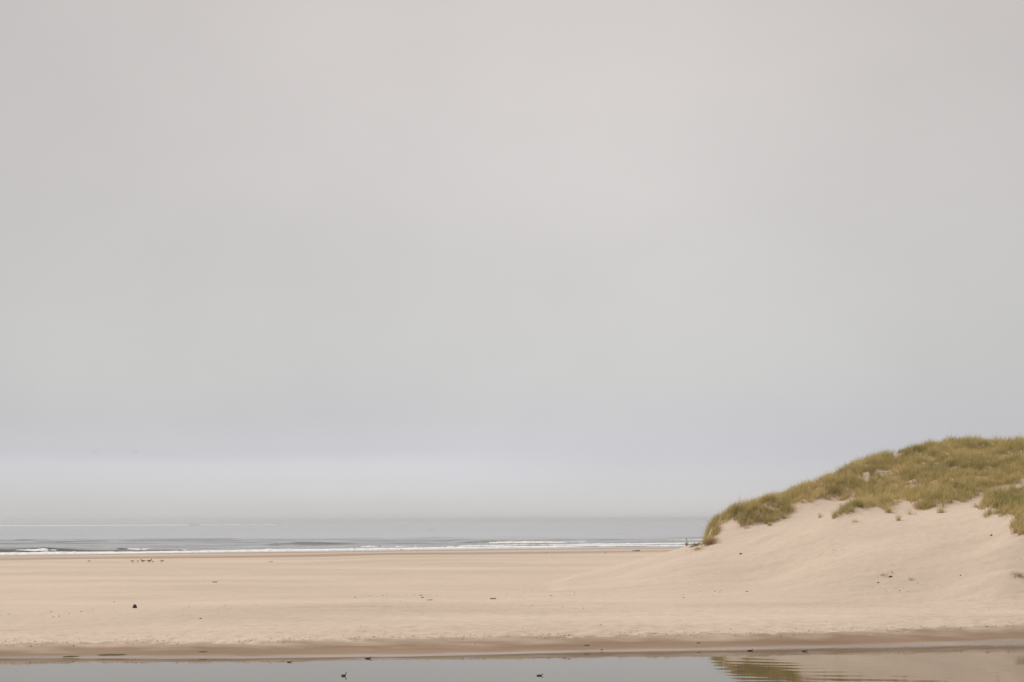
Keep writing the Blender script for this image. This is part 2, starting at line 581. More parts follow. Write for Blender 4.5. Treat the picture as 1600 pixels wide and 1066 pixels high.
def build_terrain():
    xs = np.concatenate([-np.geomspace(1500, 72, 22), np.arange(-70, 70.01, 0.25), np.geomspace(72, 1500, 22)])
    ys = np.concatenate([np.linspace(-140, 50, 26), np.arange(52, 65, 0.085), np.arange(65, 84, 0.15), np.arange(84, 150, 0.26),
                         np.geomspace(150, 310, 120), np.geomspace(315, 1100, 22)])
    X, Y = np.meshgrid(xs, ys)
    res = dune_res(X, Y)
    Z = base_h(X, Y)
    wet = np.zeros_like(X); sat = np.zeros_like(X)
    ye, yc, yw, ysh = y_edge(X), y_crest(X), y_wet(X), y_shore(X)
    u = np.clip((Y - ye) / (yc - ye), -1, 3)
    yce = yc + 0.35 * pn(X / 3.1, 0.5, 31) + 0.2 * pn(X / 0.9, 0.5, 32)
    wet = sstep(0.5, -0.15, Y - yce + 0.55 * fbm(X / 0.45, Y / 0.5, 55, 3)) * (1 - 0.45 * sstep(0.30, 1.0, u) + 0.25 * fbm(X / 3.5, Y / 0.7, 56, 3))
    sat = sstep(0.32, 0.10, u + 0.05 * fbm(X / 2.5, Y / 0.8, 57, 3)) * (Y > 45)
    q = (Y - yw) / np.maximum(ysh - yw, 5)
    bands = 0.55 + 0.3 * fbm(X / 60.0, q * 4.0, 61, 3) - 0.35 * np.exp(-((q - 0.55) / 0.16) ** 2)
    fw = sstep(-0.02, 0.10, q) * np.clip(bands, 0.1, 0.9)
    fw = np.maximum(fw, sstep(0.78, 0.95, q) * 0.95)
    wet = np.where(Y > yw - 6, fw, wet)
    sat = np.where(Y > yw, sstep(0.80, 1.0, q), sat)
    wet = wet * sstep(1.0, 0.3, res)
    dry = (1 - np.clip(wet, 0, 1)) * (Y > yc) * (Y < yw + 5)
    led = 79.5 + 0.04 * X
    tread = sstep(led + 1.5, led - 2, Y) * sstep(1.2, 0.4, res)
    nearcrest = np.exp(-np.abs(Y - yce - 1.2) / 1.6)
    tread = np.clip(tread * 0.6 + nearcrest, 0, 1) * dry
    # trodden, lumpy sand near the pond, soft undulation elsewhere
    lum = fbm(X / 0.8, Y / 0.65, 71, 3)
    Z = Z + dry * (Y > 50) * (0.018 * fbm(X / 1.3, Y / 1.1, 72, 3) + tread * (0.045 + 0.04 * nearcrest) * lum + 0.03 * fbm(X / 7, Y / 5, 74, 2))
    Z = Z + sstep(0.4, 2, res) * (0.04 * fbm(X / 6.0, Y / 6.0, 75, 3) + 0.02 * fbm(X / 1.0, Y / 1.0, 76, 3))
    g = np.zeros_like(X)
    sel = (res > 0.3) & (X < 70) & (Y < 160)
    for P in (POLY_A, POLY_B, POLY_C):
        g[sel] = np.maximum(g[sel], in_poly(X[sel], Y[sel], P))
    for _ in range(3):
        g = (np.roll(g, 2, 0) + np.roll(g, -2, 0) + np.roll(g, 2, 1) + np.roll(g, -2, 1) + g) / 5
    hum = g * (0.10 + 0.30 * fbm(X / 2.3, Y / 2.0, 78, 3))
    Z = Z + hum + res
    ny, nx = X.shape
    V = np.stack([X.ravel(), Y.ravel(), Z.ravel()], 1)
    idx = np.arange(nx * ny).reshape(ny, nx)
    quads = np.stack([idx[:-1, :-1], idx[:-1, 1:], idx[1:, 1:], idx[1:, :-1]], -1).reshape(-1, 4)
    # vertex normals of the undivided sheet
    zx = np.gradient(Z, xs, axis=1); zy = np.gradient(Z, ys, axis=0)
    nrm = np.stack([-zx, -zy, np.ones_like(Z)], -1)
    nrm /= np.linalg.norm(nrm, axis=-1, keepdims=True)
    nrm = nrm.reshape(-1, 3)
    rr = res.ravel()
    dface = rr[quads].min(1) > 0.12
    for name, sel in (('beach', ~dface), ('dune', dface)):
        q_ = quads[sel]
        uq, inv = np.unique(q_, return_inverse=True)
        me = np_mesh(name, V[uq], inv.reshape(-1, 4))
        attr(me, 'wet', np.clip(wet, 0, 1).ravel()[uq]); attr(me, 'sat', np.clip(sat, 0, 1).ravel()[uq])
        attr(me, 'tread', tread.ravel()[uq])
        me.normals_split_custom_set_from_vertices(nrm[uq].astype(np.float32))
        o = link(name, me, M_SAND)
        tag(o, 'wide flat pale sand beach between pond and sea' if name == 'beach' else 'bare pale sand slope of the dune at right', None, None, 'structure')
    return xs, ys, Z


GX, GY, GZ = build_terrain()


def hz(X, Y):
    """height of the built sheet (bilinear)"""
    X = np.asarray(X, float); Y = np.asarray(Y, float)
    i = np.clip(np.searchsorted(GX, X) - 1, 0, len(GX) - 2); j = np.clip(np.searchsorted(GY, Y) - 1, 0, len(GY) - 2)
    a = (X - GX[i]) / (GX[i + 1] - GX[i]); b = (Y - GY[j]) / (GY[j + 1] - GY[j])
    return (GZ[j, i] * (1 - a) + GZ[j, i + 1] * a) * (1 - b) + (GZ[j + 1, i] * (1 - a) + GZ[j + 1, i + 1] * a) * b


def gp(px, py, sink=0.0, **k):
    p = ground(px, py, **k)
    return Vector((p[0], p[1], float(hz(p[0], p[1])) - sink))


# ------------------------------------------------------------------ sea
waves = [  # crest line in the water: points (px, py of the crest foot), heights, front and back lengths
    ([(-160, 863.6), (0, 862.9), (60, 862.6), (110, 862.4), (190, 861.8), (240, 861)], [0.62, 0.66, 0.74, 0.60, 0.22, 0.0], 1.5, 9),
    ([(150, 862.5), (180, 862), (230, 861.3), (290, 861), (330, 860)], [0.0, 0.26, 0.30, 0.2, 0.0], 1.2, 8),
    ([(400, 852.5), (440, 852), (470, 851.5), (510, 851.3), (560, 851)], [0.0, 0.26, 0.32, 0.22, 0.0], 1.3, 12),
    ([(520, 853), (560, 852.5), (600, 852.3), (660, 852), (740, 850.5)], [0.0, 0.22, 0.26, 0.16, 0.0], 1.3, 9),
    ([(670, 850), (710, 849.3), (760, 848.4), (800, 848), (900, 847)], [0.0, 0.2, 0.42, 0.2, 0.0], 1.3, 10),
    ([(-80, 845), (60, 845), (200, 844), (330, 843.5), (420, 843)], [0.0, 0.22, 0.2, 0.2, 0.0], 3.0, 16),
    ([(560, 842), (700, 841), (860, 840), (1000, 839), (1150, 838)], [0.0, 0.16, 0.2, 0.2, 0.1], 3.0, 18),
    ([(780, 837), (900, 836), (1000, 835), (1150, 834.5)], [0.0, 0.2, 0.25, 0.2], 4.0, 25),
    ([(-80, 838), (50, 837), (250, 836.5), (480, 835), (600, 834)], [0.1, 0.25, 0.25, 0.2, 0.0], 4.0, 25),
]
WV = []
for pts, hs, fr, bk in waves:
    g = np.array([on_level(x, y, SEA_Z)[:2] for x, y in pts])
    WV.append((g, hs, fr, bk))


def sea_h(X, Y):
    z = np.zeros_like(X)
    for g, hs, fr, bk in WV:
        yc = np.interp(X, g[:, 0], g[:, 1]) + 0.8 * pn(X / 9.0, 0.1, 91) + 0.25 * pn(X / 2.0, 0.2, 92)
        h = np.interp(X, g[:, 0], hs, left=0 if hs[0] == 0 else hs[0], right=0 if hs[-1] == 0 else hs[-1])
        h = h * (1 + 0.22 * pn(X / 5.0, 0.4, 93) + 0.12 * pn(X / 1.5, 0.4, 94))
        v = Y - yc
        p = np.where(v < fr, sstep(0, fr, v), np.exp(-np.maximum(v - fr, 0) / bk * 2.0))
        z = z + np.maximum(h, 0) * p
    return z


def build_sea():
    ys = np.concatenate([np.arange(205, 300, 0.4), np.arange(300, 420, 0.7), np.geomspace(421, 13000, 170)])
    us = np.linspace(-1, 1, 621)
    us = np.sign(us) * np.abs(us) ** 1.6
    Uu, Y = np.meshgrid(us, ys)
    X = Uu * (130 + Y * 0.95)
    d = np.gradient(ys)[:, None]
    Z = sea_h(X, Y)
    yr = Y - 0.22 * X
    for lam, amp, ang, sd_ in ((34, 0.22, 0.0, 101), (19, 0.14, 0.12, 102), (9, 0.065, -0.15, 103), (4.2, 0.028, 0.2, 104)):
        a = yr + ang * X
        ph = 2.0 * np.pi * a / lam + 5 * pn(X / (lam * 3), Y / (lam * 1.2), sd_)
        am = amp * (0.6 + 0.8 * np.clip(pn(X / (lam * 4), Y / (lam * 3), sd_ + 5) + 0.3, 0, 1))
        Z = Z + am * np.sin(ph) * sstep(lam * 0.42, lam * 0.16, d) * sstep(0, 45, Y - y_shore(X))
    Z = Z + SEA_Z
    # thin out where it meets the sand
    ysh = y_shore(X)
    Z = np.where(Y < ysh, SEA_Z - 0.05 - (ysh - Y) * 0.05, Z)
    ny, nx = X.shape
    idx = np.arange(nx * ny).reshape(ny, nx)
    quads = np.stack([idx[:-1, :-1], idx[:-1, 1:], idx[1:, 1:], idx[1:, :-1]], -1).reshape(-1, 4)
    keep = (Y > ysh - 25).ravel()[quads].any(1)
    quads = quads[keep]
    uq, inv = np.unique(quads, return_inverse=True)
    me = np_mesh('sea', np.stack([X.ravel(), Y.ravel(), Z.ravel()], 1)[uq], inv.reshape(-1, 4))
    tag(link('sea', me, M_SEA), 'calm grey sea running out to the horizon', None, None, 'structure')


build_sea()


def foam_band(pts, depth, height, cover, seed, z0=SEA_Z, dx=0.22, dy=0.3, name='sea_foam', label=None, steep=False):
    """a ragged, lumpy roll of white water along a line; pts are (px, py, strength)"""
    g = np.array([list(on_level(x, y, z0)[:2]) + [s] for x, y, s in pts])
    xs = np.arange(g[0, 0], g[-1, 0], dx)
    vs = np.arange(0, depth + dy, dy)
    Xg, Vg = np.meshgrid(xs, vs)
    y0 = np.interp(Xg, g[:, 0], g[:, 1]) + depth * 0.05 * pn(Xg / 6.0, 0.2, seed) + depth * 0.04 * pn(Xg / 1.3, 0.2, seed + 1)
    s = np.interp(Xg, g[:, 0], g[:, 2])
    Y = y0 + Vg
    t = Vg / depth
    prof = np.where(t < 0.12, sstep(0, 0.12, t), 0.22 + 0.78 * np.exp(-np.maximum(t - 0.12, 0) / 0.2))
    lump = 0.75 + 0.45 * fbm(Xg / 1.6, Vg / 1.3, seed + 3, 3)
    hgt = height * s * prof * np.clip(lump, 0.2, 2) * (1 + 0.35 * pn(Xg / 8.0, 0.1, seed + 4))
    Zs = np.maximum(sea_h(Xg, Y) + SEA_Z, z0) if z0 == SEA_Z else np.full_like(Xg, z0)
    Z = Zs + 0.02 + hgt
    mask = fbm(Xg / 4.5, Vg / 1.6, seed + 6, 4) * 0.55 + cover * s * (1.15 - 0.75 * t) - (7.0 * np.maximum(sea_h(Xg, Y) - 0.07, 0) if steep else 0)
    edge = np.minimum(sstep(0, 0.06, t), 1)
    ok = (mask > 0.3) & (s > 0.02)
    Z = np.where(edge < 0.5, Zs - 0.02, Z)
    ny, nx = Xg.shape
    idx = np.arange(nx * ny).reshape(ny, nx)
    quads = np.stack([idx[:-1, :-1], idx[:-1, 1:], idx[1:, 1:], idx[1:, :-1]], -1).reshape(-1, 4)
    quads = quads[ok.ravel()[quads].sum(1) >= 3]
    uq, inv = np.unique(quads, return_inverse=True)
    me = np_mesh(name, np.stack([Xg.ravel(), Y.ravel(), Z.ravel()], 1)[uq], inv.reshape(-1, 4))
    o = link(name, me, M_FOAM)
    tag(o, label, None, None, 'stuff')
    return o


foam_band([(-260, 869, 1), (0, 866.0, 0.9), (40, 865.6, 1.2), (70, 865.2, 1.5), (110, 864.9, 1.0), (200, 864.2, 0.8), (300, 863, 1.0), (400, 861.2, 1.1), (500, 860, 0.9), (600, 858.4, 0.8),
           (660, 857.6, 0.9), (720, 856.8, 1.1), (800, 855.4, 1.0), (870, 854.6, 0.8), (940, 853.4, 0.6), (1060, 852.6, 0.4), (1160, 852, 0.4)],
          10.0, 0.26, 0.95, 201, steep=True, label='white wash of the last breaker along the whole waterline')
foam_band([(690, 854.6, 0.2), (730, 853.8, 0.8), (800, 852.8, 1.0), (870, 852.4, 0.9), (930, 851.4, 1.0), (1000, 850.6, 1.0), (1060, 849.6, 0.8), (1160, 848.6, 0.8)],
          9.0, 0.25, 0.95, 231, label='second line of white water close behind the first at right')
foam_band([(764, 849.0, 0.9), (775, 848.9, 1.4), (830, 848.5, 1.3), (880, 848, 0.8), (940, 847.4, 0.6), (1000, 846.4, 0.9), (1060, 845.2, 0.9), (1160, 844.2, 1.0)],
          9.0, 0.30, 0.92, 261, label='outermost white breaker crest left of the dune')
foam_band([(172, 862.2, 0.1), (190, 861.6, 0.8), (215, 861.2, 0.5), (300, 860.6, 0.2)], 7.0, 0.3, 0.55, 291, label='scattered splashes of foam left of the gulls')
foam_band([(540, 855.8, 0.1), (570, 855.2, 0.8), (600, 854.6, 0.5), (660, 853.8, 0.4), (700, 852.6, 0.2)], 9.0, 0.3, 0.50, 321, label='broken foam flecks on a small wave mid picture')
foam_band([(-200, 823.2, 1), (0, 822.0, 1.0), (200, 821, 1.0), (400, 820, 0.6), (520, 819.3, 0.1)], 150.0, 0.6, 0.54, 351, dx=6, dy=12,
          label='thin white line of breakers far out near the horizon')

# ------------------------------------------------------------------ pond
def build_pond():
    xs = np.concatenate([-np.geomspace(400, 42, 14), np.arange(-40, 40.01, 0.22), np.geomspace(42, 400, 14)])
    ys = np.concatenate([np.linspace(4, 44, 12), np.arange(45, 66, 0.16), np.linspace(67, 76, 5)])
    X, Y = np.meshgrid(xs, ys)
    Z = np.zeros_like(X)
    m = sstep(7.0, 9.5, X) * sstep(58.5, 55, Y) * (0.75 + 0.9 * fbm(X / 4.0, Y / 3.0, 401, 2)) * sstep(19, 11, X)
    ph = (Y + 0.24 * X) / 1.15 * 2 * np.pi + 2.2 * fbm(X / 5.0, Y / 6.0, 402, 2)
    ph2 = (Y - 0.10 * X) / 0.73 * 2 * np.pi + 3.0 * fbm(X / 3.5, Y / 5.0, 404, 2)
    Z = Z + 0.0014 * np.clip(m, 0, 1.4) * (np.sin(ph) + 0.35 * np.sin(ph2) * np.clip(pn(X / 5.0, Y / 3.0, 405) + 0.4, 0, 1))
    Z = Z + 0.0007 * np.clip(fbm(X / 9.0, Y / 3.0, 406, 2), 0, 1) * np.sin((Y + 0.05 * X) / 0.62 * 2 * np.pi + 4 * pn(X / 3.0, Y / 2.0, 407))
    Z = Z + 0.0008 * fbm(X / 2.6, Y / 0.8, 403, 3)
    ny, nx = X.shape
    idx = np.arange(nx * ny).reshape(ny, nx)
    quads = np.stack([idx[:-1, :-1], idx[:-1, 1:], idx[1:, 1:], idx[1:, :-1]], -1).reshape(-1, 4)
    keep = (Y < y_edge(X) + 2.0).ravel()[quads].any(1)
    quads = quads[keep]
    uq, inv = np.unique(quads, return_inverse=True)
    me = np_mesh('pond', np.stack([X.ravel(), Y.ravel(), Z.ravel()], 1)[uq], inv.reshape(-1, 4))
    tag(link('pond', me, M_POND), 'still grey pond water along the bottom of the picture', None, None, 'structure')


build_pond()


# ------------------------------------------------------------------ grass
def blades(root, hgt, lean_dir, lean, width, tint):
    """curved tapering blades: 3 sections and a tip, 7 vertices each"""
    n = len(root)
    d = np.stack([np.cos(lean_dir), np.sin(lean_dir), np.zeros(n)], 1)
    side = np.stack([-d[:, 1], d[:, 0], np.zeros(n)], 1)
    tw = rng.uniform(-1.2, 1.2, n)[:, None]
    side = side * np.cos(tw) + d * np.sin(tw)
    V = np.zeros((n, 7, 3)); al = np.zeros((n, 7))
    for k, t in enumerate((0.0, 0.4, 0.75)):
        c = root + d * (hgt * lean * t ** 2)[:, None]
        c[:, 2] += hgt * (t - 0.30 * lean * t ** 2)
        ww = (width * (1 - 0.75 * t) * 0.5)[:, None]
        V[:, 2 * k] = c - side * ww
        V[:, 2 * k + 1] = c + side * ww
        al[:, 2 * k] = al[:, 2 * k + 1] = t
    c = root + d * (hgt * lean)[:, None]
    c[:, 2] += hgt * (1 - 0.36 * lean)
    V[:, 6] = c
    al[:, 6] = 1
    b = (np.arange(n) * 7)[:, None]
    quads = np.concatenate([b + np.array([[0, 1, 3, 2]]), b + np.array([[2, 3, 5, 4]])])
    tris = b + np.array([[4, 5, 6]])
    return V.reshape(-1, 3), [quads, tris], al.ravel(), np.repeat(tint, 7)


def grass_mesh(name, *a):
    V, polys, al, ti = blades(*a)
    me = np_mesh(name, V, polys, smooth=True)
    attr(me, 'along', al)
    attr(me, 'tint', np.clip(ti, 0, 1))
    return me


HOLES = [(rp(1432, 124), 0.5), (rp(1358, 128.5), 0.6), (rp(1594, 130), 0.6), (rp(1500, 126), 0.5), (rp(1596, 107), 0.5), (rp(1586, 102), 0.4)]


def grass_area(label, poly, density, per, name='dune_grass', shift=0.0):
    P = np.array(poly)
    x0, y0 = P.min(0); x1, y1 = P.max(0)
    n = int((x1 - x0) * (y1 - y0) * density)
    X = rng.uniform(x0, x1, n); Y = rng.uniform(y0, y1, n)
    k = in_poly(X, Y, poly)
    # thin, patchy cover with bare sand pockets, ragged towards the outline
    cov = fbm(X / 2.6, Y / 2.2, 501, 3)
    ed = np.full(n, 9.0)
    for (ax, ay), (bx, by) in zip(poly, poly[1:] + poly[:1]):
        L2 = max((bx - ax) ** 2 + (by - ay) ** 2, 1e-9)
        t = np.clip(((X - ax) * (bx - ax) + (Y - ay) * (by - ay)) / L2, 0, 1)
        ed = np.minimum(ed, np.hypot(X - ax - t * (bx - ax), Y - ay - t * (by - ay)))
    thin = sstep(1.1, 0.0, ed)
    k &= cov > -0.80 + 0.2 * rng.random(n) + 0.75 * thin * rng.random(n)
    for (hx, hy), r in HOLES:
        k &= ((X - hx) / r) ** 2 + ((Y - hy) / (r * 1.8)) ** 2 > rng.uniform(0.2, 1.6, n) + 0.8 * cov
    X = X[k]; Y = Y[k]; thin = thin[k]
    n = len(X)
    clump = fbm(X / 1.15, Y / 1.3, 507, 2)
    vig = 0.80 + 0.30 * fbm(X / 3.2, Y / 2.8, 503, 2) + 0.40 * clump + rng.normal(0, 0.08, n)      # tuft height
    pat = 0.53 + shift + 0.55 * fbm(X / 4.5, Y / 4.5, 505, 3) - 0.30 * clump + rng.normal(0, 0.22, n)       # dry / green
    cnt = rng.integers(int(per * 0.6), int(per * 1.4), n)
    T = np.repeat(np.arange(n), cnt)
    m = len(T)
    ang = rng.uniform(0, 2 * np.pi, m)
    rad = np.abs(rng.normal(0, 0.16, m))
    rx = X[T] + np.cos(ang) * rad; ry = Y[T] + np.sin(ang) * rad
    root = np.stack([rx, ry, hz(rx, ry) - 0.03], 1)
    hgt = np.clip(vig[T], 0.30, 1.5) * rng.uniform(0.42, 0.98, m)
    ld = ang + rng.normal(0, 0.6, m)
    lean = (np.abs(rng.normal(0.22, 0.22, m)) + rad * 0.5) * (1 + 0.9 * thin[T])
    # a steady wind from the sea bends the tips to the right
    dx = np.cos(ld) * lean + 0.16; dy = np.sin(ld) * lean - 0.04
    lean = np.clip(np.hypot(dx, dy), 0.02, 1.1); ld = np.arctan2(dy, dx)
    width = rng.uniform(0.012, 0.026, m)
    stalk = rng.random(m) < 0.10                    # long pale dead stems
    hgt = np.where(stalk, hgt * 1.22 + 0.12, hgt)
    lean = np.where(stalk, lean * 0.8, lean)
    tint = pat[T] + rng.normal(0, 0.22, m) + stalk * 0.6
    me = grass_mesh(name, root, hgt, ld, lean, width, tint)
    o = link(name, me, M_GRASS)
    tag(o, label, None, None, 'stuff')
    print(label, n, 'tufts', m, 'blades')
    return o


grass_area('olive and straw marram grass along the low left end of the dune', POLY_A, 15, 28, shift=0.16)
grass_area('marram grass covering the high middle and top of the dune', POLY_B, 11.5, 29, shift=0.04)
grass_area('darker marram clumps hanging over the sand at far right', POLY_C, 12, 30, shift=-0.02)


def tuft(name, label, cat, p, n, h, spread, mat=M_GRASS, tint=0.55, group=None, lean=0.3, wind=0.15, width=(0.010, 0.018)):
    ang = rng.uniform(0, 2 * np.pi, n)
    rad = np.abs(rng.normal(0, spread, n))
    rx, ry = np.cos(ang) * rad, np.sin(ang) * rad
    root = np.stack([rx, ry, hz(p.x + rx, p.y + ry) - p.z - 0.03], 1)
    le = np.abs(rng.normal(lean, 0.2, n)) + rad * 0.4
    dx = np.cos(ang) * le + wind; dy = np.sin(ang) * le
    me = grass_mesh(name, root, h * rng.uniform(0.5, 1.0, n), np.arctan2(dy, dx), np.clip(np.hypot(dx, dy), 0.02, 1.2), rng.uniform(*width, n), tint + rng.normal(0, 0.18, n))
    o = link(name, me, mat)
    o.location = p
    return tag(o, label, cat, group)


G1 = 'small loose tufts on the bare dune slope'
for px, py, n, h, sp, lb, ti in [
    (1282, 809, 60, 0.55, 0.10, 'small lone tuft on bare sand left of the front grass mass', 0.5),
    (1305, 809, 90, 0.60, 0.16, 'spiky tuft at the left tip of the front grass mass', 0.75),
    (1337, 817, 60, 0.40, 0.16, 'low flat tuft on sand below the front grass mass', 0.55),
    (1388, 802, 160, 0.85, 0.14, 'tall straw coloured tuft standing out below the front grass edge', 0.95),
    (1404, 814, 80, 0.65, 0.10, 'upright lone tuft on sand lowest below the front grass', 0.6),
    (1422, 804, 50, 0.75, 0.20, 'sparse stalky tuft on sand beside the mid slope clump', 0.8),
    (1470, 801, 140, 0.7, 0.2, 'rounded tuft at the front edge of the middle grass', 0.6),
    (1526, 793, 90, 0.5, 0.18, 'low tuft in the sandy gully left of the far right clumps', 0.6),
    (1202, 821, 110, 0.5, 0.15, 'tuft drooping from the lower edge of the left grass', 0.7),
    (1166, 826, 70, 0.4, 0.16, 'thin straw tuft at the left foot of the grass edge', 0.95),
]:
    tuft('grass_tuft', lb, 'grass tuft', gp(px, py), n, h, sp, tint=ti, group=G1)
tuft('grass_tuft', 'straw yellow tuft low on the sand left of the dune tip', 'grass tuft', gp(1090, 859.5), 160, 0.42, 0.35, M_DRY, 0.5, G1, 0.6)
tuft('shrub', 'grey green bush on the sand spit right of the walking person', 'shrub', gp(1088, 852.5), 150, 0.44, 0.26, M_GREY, 0.5, None, 0.7, 0.0, (0.02, 0.035))
tuft('shrub', 'tiny grey bush between the person and the bigger grey bush', 'shrub', gp(1082.5, 854.5), 50, 0.24, 0.12, M_GREY, 0.5, None, 0.7, 0.0, (0.02, 0.035))
tuft('grass_tuft', 'reddish brown dead grass hanging from the dune tip', 'grass tuft', gp(1109, 851), 420, 0.75, 0.32, M_DEAD, 0.5, None, 0.8, 0.0)
G2 = 'sprigs growing on the flat sand at right'
tuft('beach_grass_sprig', 'faded yellowish sprig beside the brown stone at right', 'grass sprig', gp(1379, 899.5), 60, 0.34, 0.22, M_DRY, 0.35, G2, 0.8)
tuft('beach_grass_sprig', 'dry forked stem standing just behind the brown stone', 'grass sprig', gp(1394, 896), 12, 0.42, 0.06, M_GREY, 0.8, G2, 0.4, -0.3)
tuft('beach_grass_sprig', 'bare twiggy sprig on sand right of the brown stone', 'grass sprig', gp(1424, 906.5), 26, 0.36, 0.12, M_GREY, 0.6, G2, 0.8)
tuft('beach_grass_sprig', 'dark green low plant at the right edge of the sand', 'grass sprig', gp(1592, 901), 120, 0.42, 0.22, M_GRASS, 0.1, G2, 0.8)


# ------------------------------------------------------------------ small mesh helpers
def bm_obj(name, bm, mat, parent=None, smooth=True):
    me = bpy.data.meshes.new(name)
    bm.normal_update()
    bm.to_mesh(me)
    bm.free()
    for p in me.polygons:
        p.use_smooth = smooth
    return link(name, me, mat, parent)


def loft(bm, path, nseg=12):
    """path: (x, y, z, ry, rz) rings along a curve in the local XZ plane; closed ends"""
    rings = []
    pts = [Vector(p[:3]) for p in path]
    for i, p in enumerate(path):
        a = pts[max(i - 1, 0)]; b = pts[min(i + 1, len(pts) - 1)]
        tdir = (b - a).normalized()
        side = Vector((0, 1, 0))
        up = tdir.cross(side).normalized() * -1
        rings.append([bm.verts.new(pts[i] + side * (math.cos(2 * math.pi * k / nseg) * p[3]) + up * (math.sin(2 * math.pi * k / nseg) * p[4])) for k in range(nseg)])
    for r0, r1 in zip(rings, rings[1:]):
        for k in range(nseg):
            bm.faces.new((r0[k], r0[(k + 1) % nseg], r1[(k + 1) % nseg], r1[k]))
    bm.faces.new(list(reversed(rings[0])))
    bm.faces.new(rings[-1])
    bmesh.ops.recalc_face_normals(bm, faces=bm.faces)


def empty(name, loc, rz=0.0, s=1.0):
    o = bpy.data.objects.new(name, None)
    o.empty_display_size = 0.2
    col.objects.link(o)
    o.location = loc
    o.rotation_euler = (0, 0, rz)
    o.scale = (s, s, s)
    return o


def rock(name, loc, size, mat, seed, squash=0.7, rz=0.0):
    bm = bmesh.new()
    bmesh.ops.create_icosphere(bm, subdivisions=3, radius=1.0)
    r = random.Random(seed)
    o_ = r.uniform(0, 50)
    for v in bm.verts:
        c = v.co
        k = 1 + 0.22 * float(pn(c.x * 1.3 + o_, c.y * 1.3 + c.z * 1.7, seed)) + 0.07 * float(pn(c.x * 4 + o_, c.y * 4 - c.z * 3, seed + 1))
        v.co = Vector((c.x * size[0] * k, c.y * size[1] * k, max(c.z, -0.35) * size[2] * k))
    o = bm_obj(name, bm, mat)
    o.location = loc
    o.rotation_euler = (0, 0, rz)
    return o


# ------------------------------------------------------------------ water birds
def copy_tree(src, loc, rz, s):
    r = src.copy()
    col.objects.link(r)
    r.location = loc
    r.rotation_euler = (0, 0, rz)
    r.scale = (s, s, s)
    for ch in src.children:
        c = ch.copy()
        col.objects.link(c)
        c.parent = r
        for g in ch.children:
            d = g.copy()
            col.objects.link(d)
            d.parent = c
    return r


def make_duck(name, upright):
    root = empty(name, (0, 0, 0))
    bm = bmesh.new()
    if upright:
        path = [(-0.165, 0, 0.065, 0.006, 0.005), (-0.14, 0, 0.058, 0.026, 0.018), (-0.10, 0, 0.040, 0.052, 0.045), (-0.04, 0, 0.030, 0.068, 0.064), (0.03, 0, 0.028, 0.064, 0.062),
                (0.085, 0, 0.040, 0.046, 0.048), (0.108, 0, 0.075, 0.027, 0.028), (0.116, 0, 0.115, 0.019, 0.020), (0.122, 0, 0.150, 0.018, 0.019), (0.135, 0, 0.178, 0.024, 0.025),
                (0.158, 0, 0.190, 0.024, 0.024), (0.178, 0, 0.192, 0.014, 0.014), (0.186, 0, 0.192, 0.006, 0.006)]
        tip = (0.184, 0.192)
    else:
        path = [(-0.19, 0, 0.040, 0.006, 0.005), (-0.165, 0, 0.036, 0.024, 0.014), (-0.12, 0, 0.026, 0.052, 0.036), (-0.05, 0, 0.020, 0.066, 0.052), (0.03, 0, 0.020, 0.062, 0.050),
                (0.085, 0, 0.026, 0.044, 0.040), (0.115, 0, 0.045, 0.028, 0.028), (0.130, 0, 0.066, 0.024, 0.025), (0.150, 0, 0.082, 0.030, 0.030), (0.176, 0, 0.084, 0.027, 0.027),
                (0.194, 0, 0.080, 0.014, 0.014), (0.202, 0, 0.079, 0.006, 0.006)]
        tip = (0.200, 0.079)
    loft(bm, path)
    bm_obj('body', bm, M_DUCK, root)
    bm = bmesh.new()
    loft(bm, [(tip[0], 0, tip[1], 0.007, 0.006), (tip[0] + 0.018, 0, tip[1] - 0.003, 0.006, 0.004), (tip[0] + 0.034, 0, tip[1] - 0.006, 0.003, 0.002)], 8)
    bm_obj('bill', bm, M_BILL, root)
    for s in (-1, 1):
        bm = bmesh.new()
        zo = 0.05 if upright else 0.036
        loft(bm, [(-0.15, s * 0.030, zo + 0.012, 0.006, 0.006), (-0.09, s * 0.050, zo, 0.014, 0.026), (-0.02, s * 0.060, zo - 0.006, 0.014, 0.032), (0.04, s * 0.054, zo - 0.008, 0.012, 0.024), (0.07, s * 0.046, zo - 0.01, 0.004, 0.01)], 8)
        bm_obj('wing', bm, M_DUCKW, root)
    return root


duck_up = make_duck('duck', True)
duck_up.location = Vector(on_level(537, 1056.3, 0.0))
duck_up.rotation_euler = (0, 0, R(8))
duck_up.scale = (0.6, 0.6, 0.6)
tag(duck_up, 'small dark grebe with upright neck floating on open pond water', 'duck', 'water birds on the pond')
duck_lo = make_duck('duck', False)
duck_lo.location = Vector(on_level(843, 1056, 0.0))
duck_lo.rotation_euler = (0, 0, R(4))
duck_lo.scale = (0.62, 0.62, 0.62)
tag(duck_lo, 'low swimming brown duck alone in the middle of the pond', 'duck', 'water birds on the pond')
for px, py, rz, s, lb in [(452, 1035, 5, 0.5, 'little dark duck swimming just off the bank left of the upright grebe'),
                          (575, 1029.3, -4, 0.68, 'brown duck hugging the bank above the upright grebe'),
                          (1172, 1017.2, 3, 0.68, 'dark duck on the pale waterline, left one of the pair at right'),
                          (1257, 1018, -3, 0.64, 'dark duck near the right bank, leaving a thin pale wake')]:
    c = copy_tree(duck_lo, Vector(on_level(px, py, 0.0)), R(rz), s)
    c['label'] = lb


